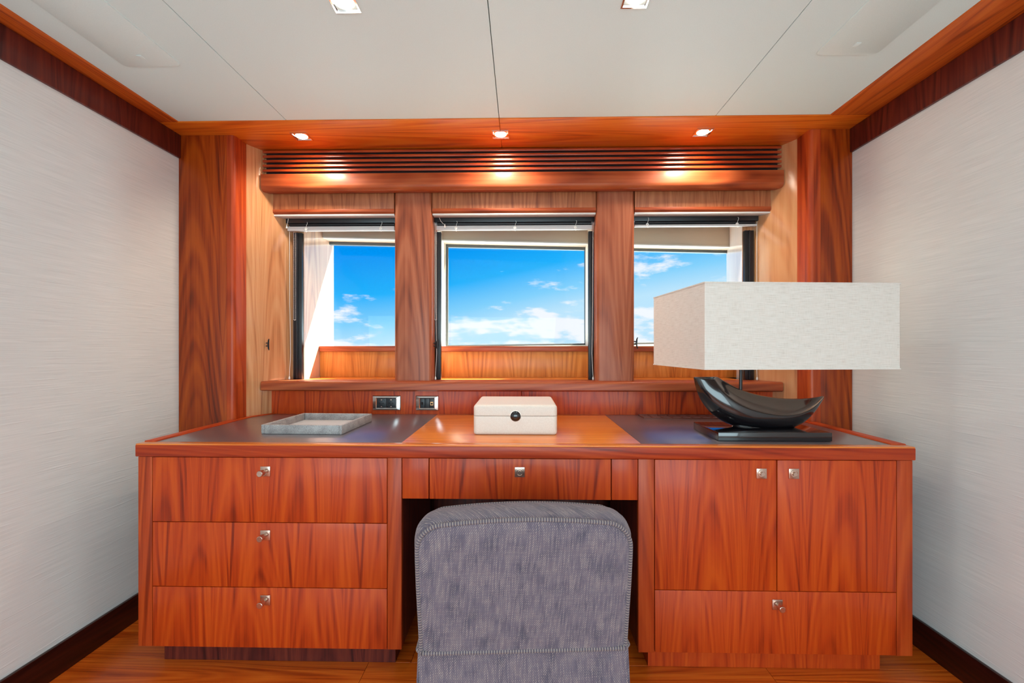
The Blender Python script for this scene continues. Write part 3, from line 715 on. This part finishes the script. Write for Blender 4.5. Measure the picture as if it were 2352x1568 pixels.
# hollow mouth at the raised end
m0 = rings[0]; cen = sum((v.co for v in m0), Vector()) / 7; ax = (sum((v.co for v in rings[1]), Vector()) / 7 - cen)
i1 = [bm.verts.new(cen + (v.co - cen) * .80) for v in m0]; i2 = [bm.verts.new(cen + (v.co - cen) * .72 + ax * .8) for v in m0]
for A, B in ((m0, i1), (i1, i2)):
    for k in range(7): j = (k + 1) % 7; bm.faces.new((A[k], B[k], B[j], A[j]))
bm.faces.new(i2)
cl_ = bm.edges.layers.float.new('crease_edge')
for a, c in zip(rings, rings[1:]):
    for k, cr in ((2, .75), (0, .7)):
        e = bm.edges.get((a[k], c[k]))
        if e: e[cl_] = cr
for A in (m0, i1):
    for k in range(7):
        e = bm.edges.get((A[k], A[(k + 1) % 7]))
        if e: e[cl_] = .55
cre = mesh_obj('crescent_body', bm, 'gloss_black', c0, lp)
for p in cre.data.polygons: p.use_smooth = True
md = cre.modifiers.new('subdivide', 'SUBSURF'); md.levels = 3; md.render_levels = 3
lathe('body_foot', [(0, 0), (.062, 0), (.055, .010), (.050, .020), (0, .020)], (.856, 1.70, .7872), 'gloss_black', lp, Matrix.Diagonal((1.25, .55, 1, 1)), 32)
SH = bpy.data.objects.new('lamp_shade', None)
sc = Vector((.872, 1.672, 1.147)); sw, sd, sh = .318, .222, .1355; th = .004
def shade():
    bm = bmesh.new(); bm_box(bm, -sw, sw, -sd, sd, -sh, sh)
    for f in [f for f in bm.faces if abs(f.normal.z) > .9 or abs(f.calc_center_median().z) > sh - 1e-4]: bm.faces.remove(f)
    bev(bm, .003, 2, [e for e in bm.edges if abs(e.verts[0].co.z - e.verts[1].co.z) > .01])
    bmesh.ops.recalc_face_normals(bm, faces=bm.faces[:])
    r = bmesh.ops.solidify(bm, geom=bm.faces[:], thickness=th)
    return bm
s_ = mesh_obj('lamp_shade', shade(), 'linen', sc, lp); s_.rotation_euler.z = math.radians(4.0)
bm = bmesh.new()
for a in (-1, 1):
    for z_ in (-sh, sh):
        bm_box(bm, -sw - .0008, sw + .0008, a * (sd + .0004) - .0012, a * (sd + .0004) + .0012, z_ - .003, z_ + .0006)
        bm_box(bm, a * (sw + .0004) - .0012, a * (sw + .0004) + .0012, -sd, sd, z_ - .003, z_ + .0006)
e_ = mesh_obj('shade_edging', bm, 'linen', sc, s_); e_.location = (0, 0, 0)
bm = bmesh.new(); bm_tube(bm, [(-sw + .003, 0, .09), (sw - .003, 0, .09)], .002, 6); bm_tube(bm, [(0, -sd + .003, .09), (0, sd - .003, .09)], .002, 6)
e_ = mesh_obj('shade_spider', bm, 'black', sc, s_, True); e_.location = (0, 0, 0)
stx = unproj(1700, 870, 1.74).x
tube('stem', [(stx, 1.74, .80), (stx + .002, 1.738, 1.0), (stx + .004, 1.735, 1.236)], .006, 'black', lp, 10)
lathe('bulb_holder', [(0, 0), (.014, 0), (.014, .05), (.009, .055), (0, .055)], (stx + .004, 1.735, 1.12), 'black', lp, None, 16)

# ------------------------------------------------------------------ chair
CH = thing('desk_chair', (0.006, 1.045, 0), 'upholstered chair in grey-blue woven denim with corded seams, seen from behind', 'chair')
def part(nm, bm, m, par=CH, loc=(0, 0, 0), smooth=True):
    o = mesh_obj(nm, bm, m, (0, 0, 0), None, smooth); o.parent = par; o.location = loc; return o
ZW = .384
def outline(grow=0.0, n=10):
    pts = []; hw = .2405 + grow; r = .058
    zc = .626
    def arch(x): return .680 + grow + .012 * (1 - (x / .2) ** 2)
    pts.append((-hw + .006, ZW)); zs = arch(-hw + r) - r; pts += [(-hw + .004, ZW + (zs - ZW) * .3), (-hw + .001, ZW + (zs - ZW) * .65), (-hw, ZW + (zs - ZW) * .9)]
    for k in range(n + 1):
        an = math.radians(180 - 90 * k / n); x = -hw + r + r * math.cos(an); z = (arch(-hw + r) - r) + r * math.sin(an); pts.append((x, z))
    for k in range(1, 10): x = (-hw + r) + (2 * hw - 2 * r) * k / 10; pts.append((x, arch(x)))
    for k in range(n + 1):
        an = math.radians(90 - 90 * k / n); x = hw - r + r * math.cos(an); z = (arch(hw - r) - r) + r * math.sin(an); pts.append((x, z))
    pts += [(hw, ZW + (zs - ZW) * .9), (hw - .001, ZW + (zs - ZW) * .65), (hw - .004, ZW + (zs - ZW) * .3), (hw - .006, ZW)]
    return pts
def lean(z): return -.030 * max(0, z - ZW) / .3
bm = bmesh.new(); rr = []
for g, yy in ((-.05, -.006), (-.022, -.005), (-.004, -.001), (0, .004), (.006, .016), (.011, .035), (.013, .058), (.011, .082), (.005, .104), (-.004, .116), (-.03, .122), (-.06, .124)):
    o = outline(g)
    rr.append([bm.verts.new((x, yy + lean(z), max(z, ZW) if i not in (0, len(o) - 1) else ZW)) for i, (x, z) in enumerate(o)])
N = len(rr[0])
for a, c in zip(rr, rr[1:]):
    for k in range(N - 1): bm.faces.new((a[k], a[k + 1], c[k + 1], c[k]))
for ring in (rr[0], rr[-1]):
    h = N // 2
    for k in range(h):
        i, j = k, N - 1 - k
        if j - i > 2: bm.faces.new((ring[i], ring[i + 1], ring[j - 1], ring[j]))
        elif j - i == 2: bm.faces.new((ring[i], ring[i + 1], ring[j]))
bk = part('backrest', bm, 'denim')
for yy, g in ((.001, .0), (.110, .0)):
    bm = bmesh.new(); bm.verts.layers.float.new('along'); o = outline(g); bm_tube(bm, [(x, yy + lean(z), z + .001) for x, z in o], .0050, 8); part('back_welt', bm, 'rope', bk)
hw = .243; dp = .50
bm = bmesh.new(); bm_box(bm, -hw + .004, hw - .004, .124, dp, ZW + .002, .475); bev(bm, .025, 5); part('seat', bm, 'denim')
bm = bmesh.new(); bm.verts.layers.float.new('along')
rp_ = [(-hw + .012, 0), (hw - .012, 0), (hw, .012), (hw, dp - .012), (hw - .012, dp), (-hw + .012, dp), (-hw, dp - .012), (-hw, .012), (-hw + .012, 0)]
fine = []
for (xa, ya), (xb, yb) in zip(rp_, rp_[1:]):
    for k in range(6): fine.append((xa + (xb - xa) * k / 6, ya + (yb - ya) * k / 6))
bm_tube(bm, [(x, y_ - .003, ZW + .001 * math.sin(x * 40)) for x, y_ in fine + [fine[0]]], .0058, 8); part('waist_welt', bm, 'rope')
def skirt(pa, pb, out):
    bm = bmesh.new(); A = Vector(pa); B = Vector(pb); O = Vector(out); cols = []; nx = 24
    for k in range(nx + 1):
        f = k / nx; col = []
        for j in range(9):
            z = ZW - .004 - (ZW - .016) * j / 8; fl_ = .016 * (j / 8) + .004 * math.sin(f * 9) * (j / 8) ** 2
            p = A.lerp(B, f); p = p + (p - (A + B) / 2).normalized() * (.006 * j / 8) if f in (0, 1) else p
            col.append(bm.verts.new((p.x + O.x * fl_, p.y + O.y * fl_, z)))
        cols.append(col)
    for a, c in zip(cols, cols[1:]):
        for j in range(8): bm.faces.new((a[j], a[j + 1], c[j + 1], c[j]))
    bmesh.ops.recalc_face_normals(bm, faces=bm.faces[:]); bmesh.ops.solidify(bm, geom=bm.faces[:], thickness=.004)
    part('skirt_panel', bm, 'denim')
skirt((-hw + .004, 0, 0), (hw - .004, 0, 0), (0, -1, 0)); skirt((-hw + .004, dp, 0), (hw - .004, dp, 0), (0, 1, 0))
skirt((-hw, .004, 0), (-hw, dp - .004, 0), (-1, 0, 0)); skirt((hw, .004, 0), (hw, dp - .004, 0), (1, 0, 0))
bm = bmesh.new(); bm_box(bm, -hw + .012, hw - .012, .012, dp - .012, .05, ZW - .002); part('seat_frame', bm, 'cavity', smooth=False)
for ax_ in (-1, 1):
    for yy in (.04, dp - .04):
        bm = bmesh.new(); x = ax_ * (hw - .04); bm_box(bm, x - .02, x + .02, yy - .02, yy + .02, 0, .05); part('leg', bm, 'dark_v', smooth=False)
CH.rotation_euler.z = math.radians(3.5)
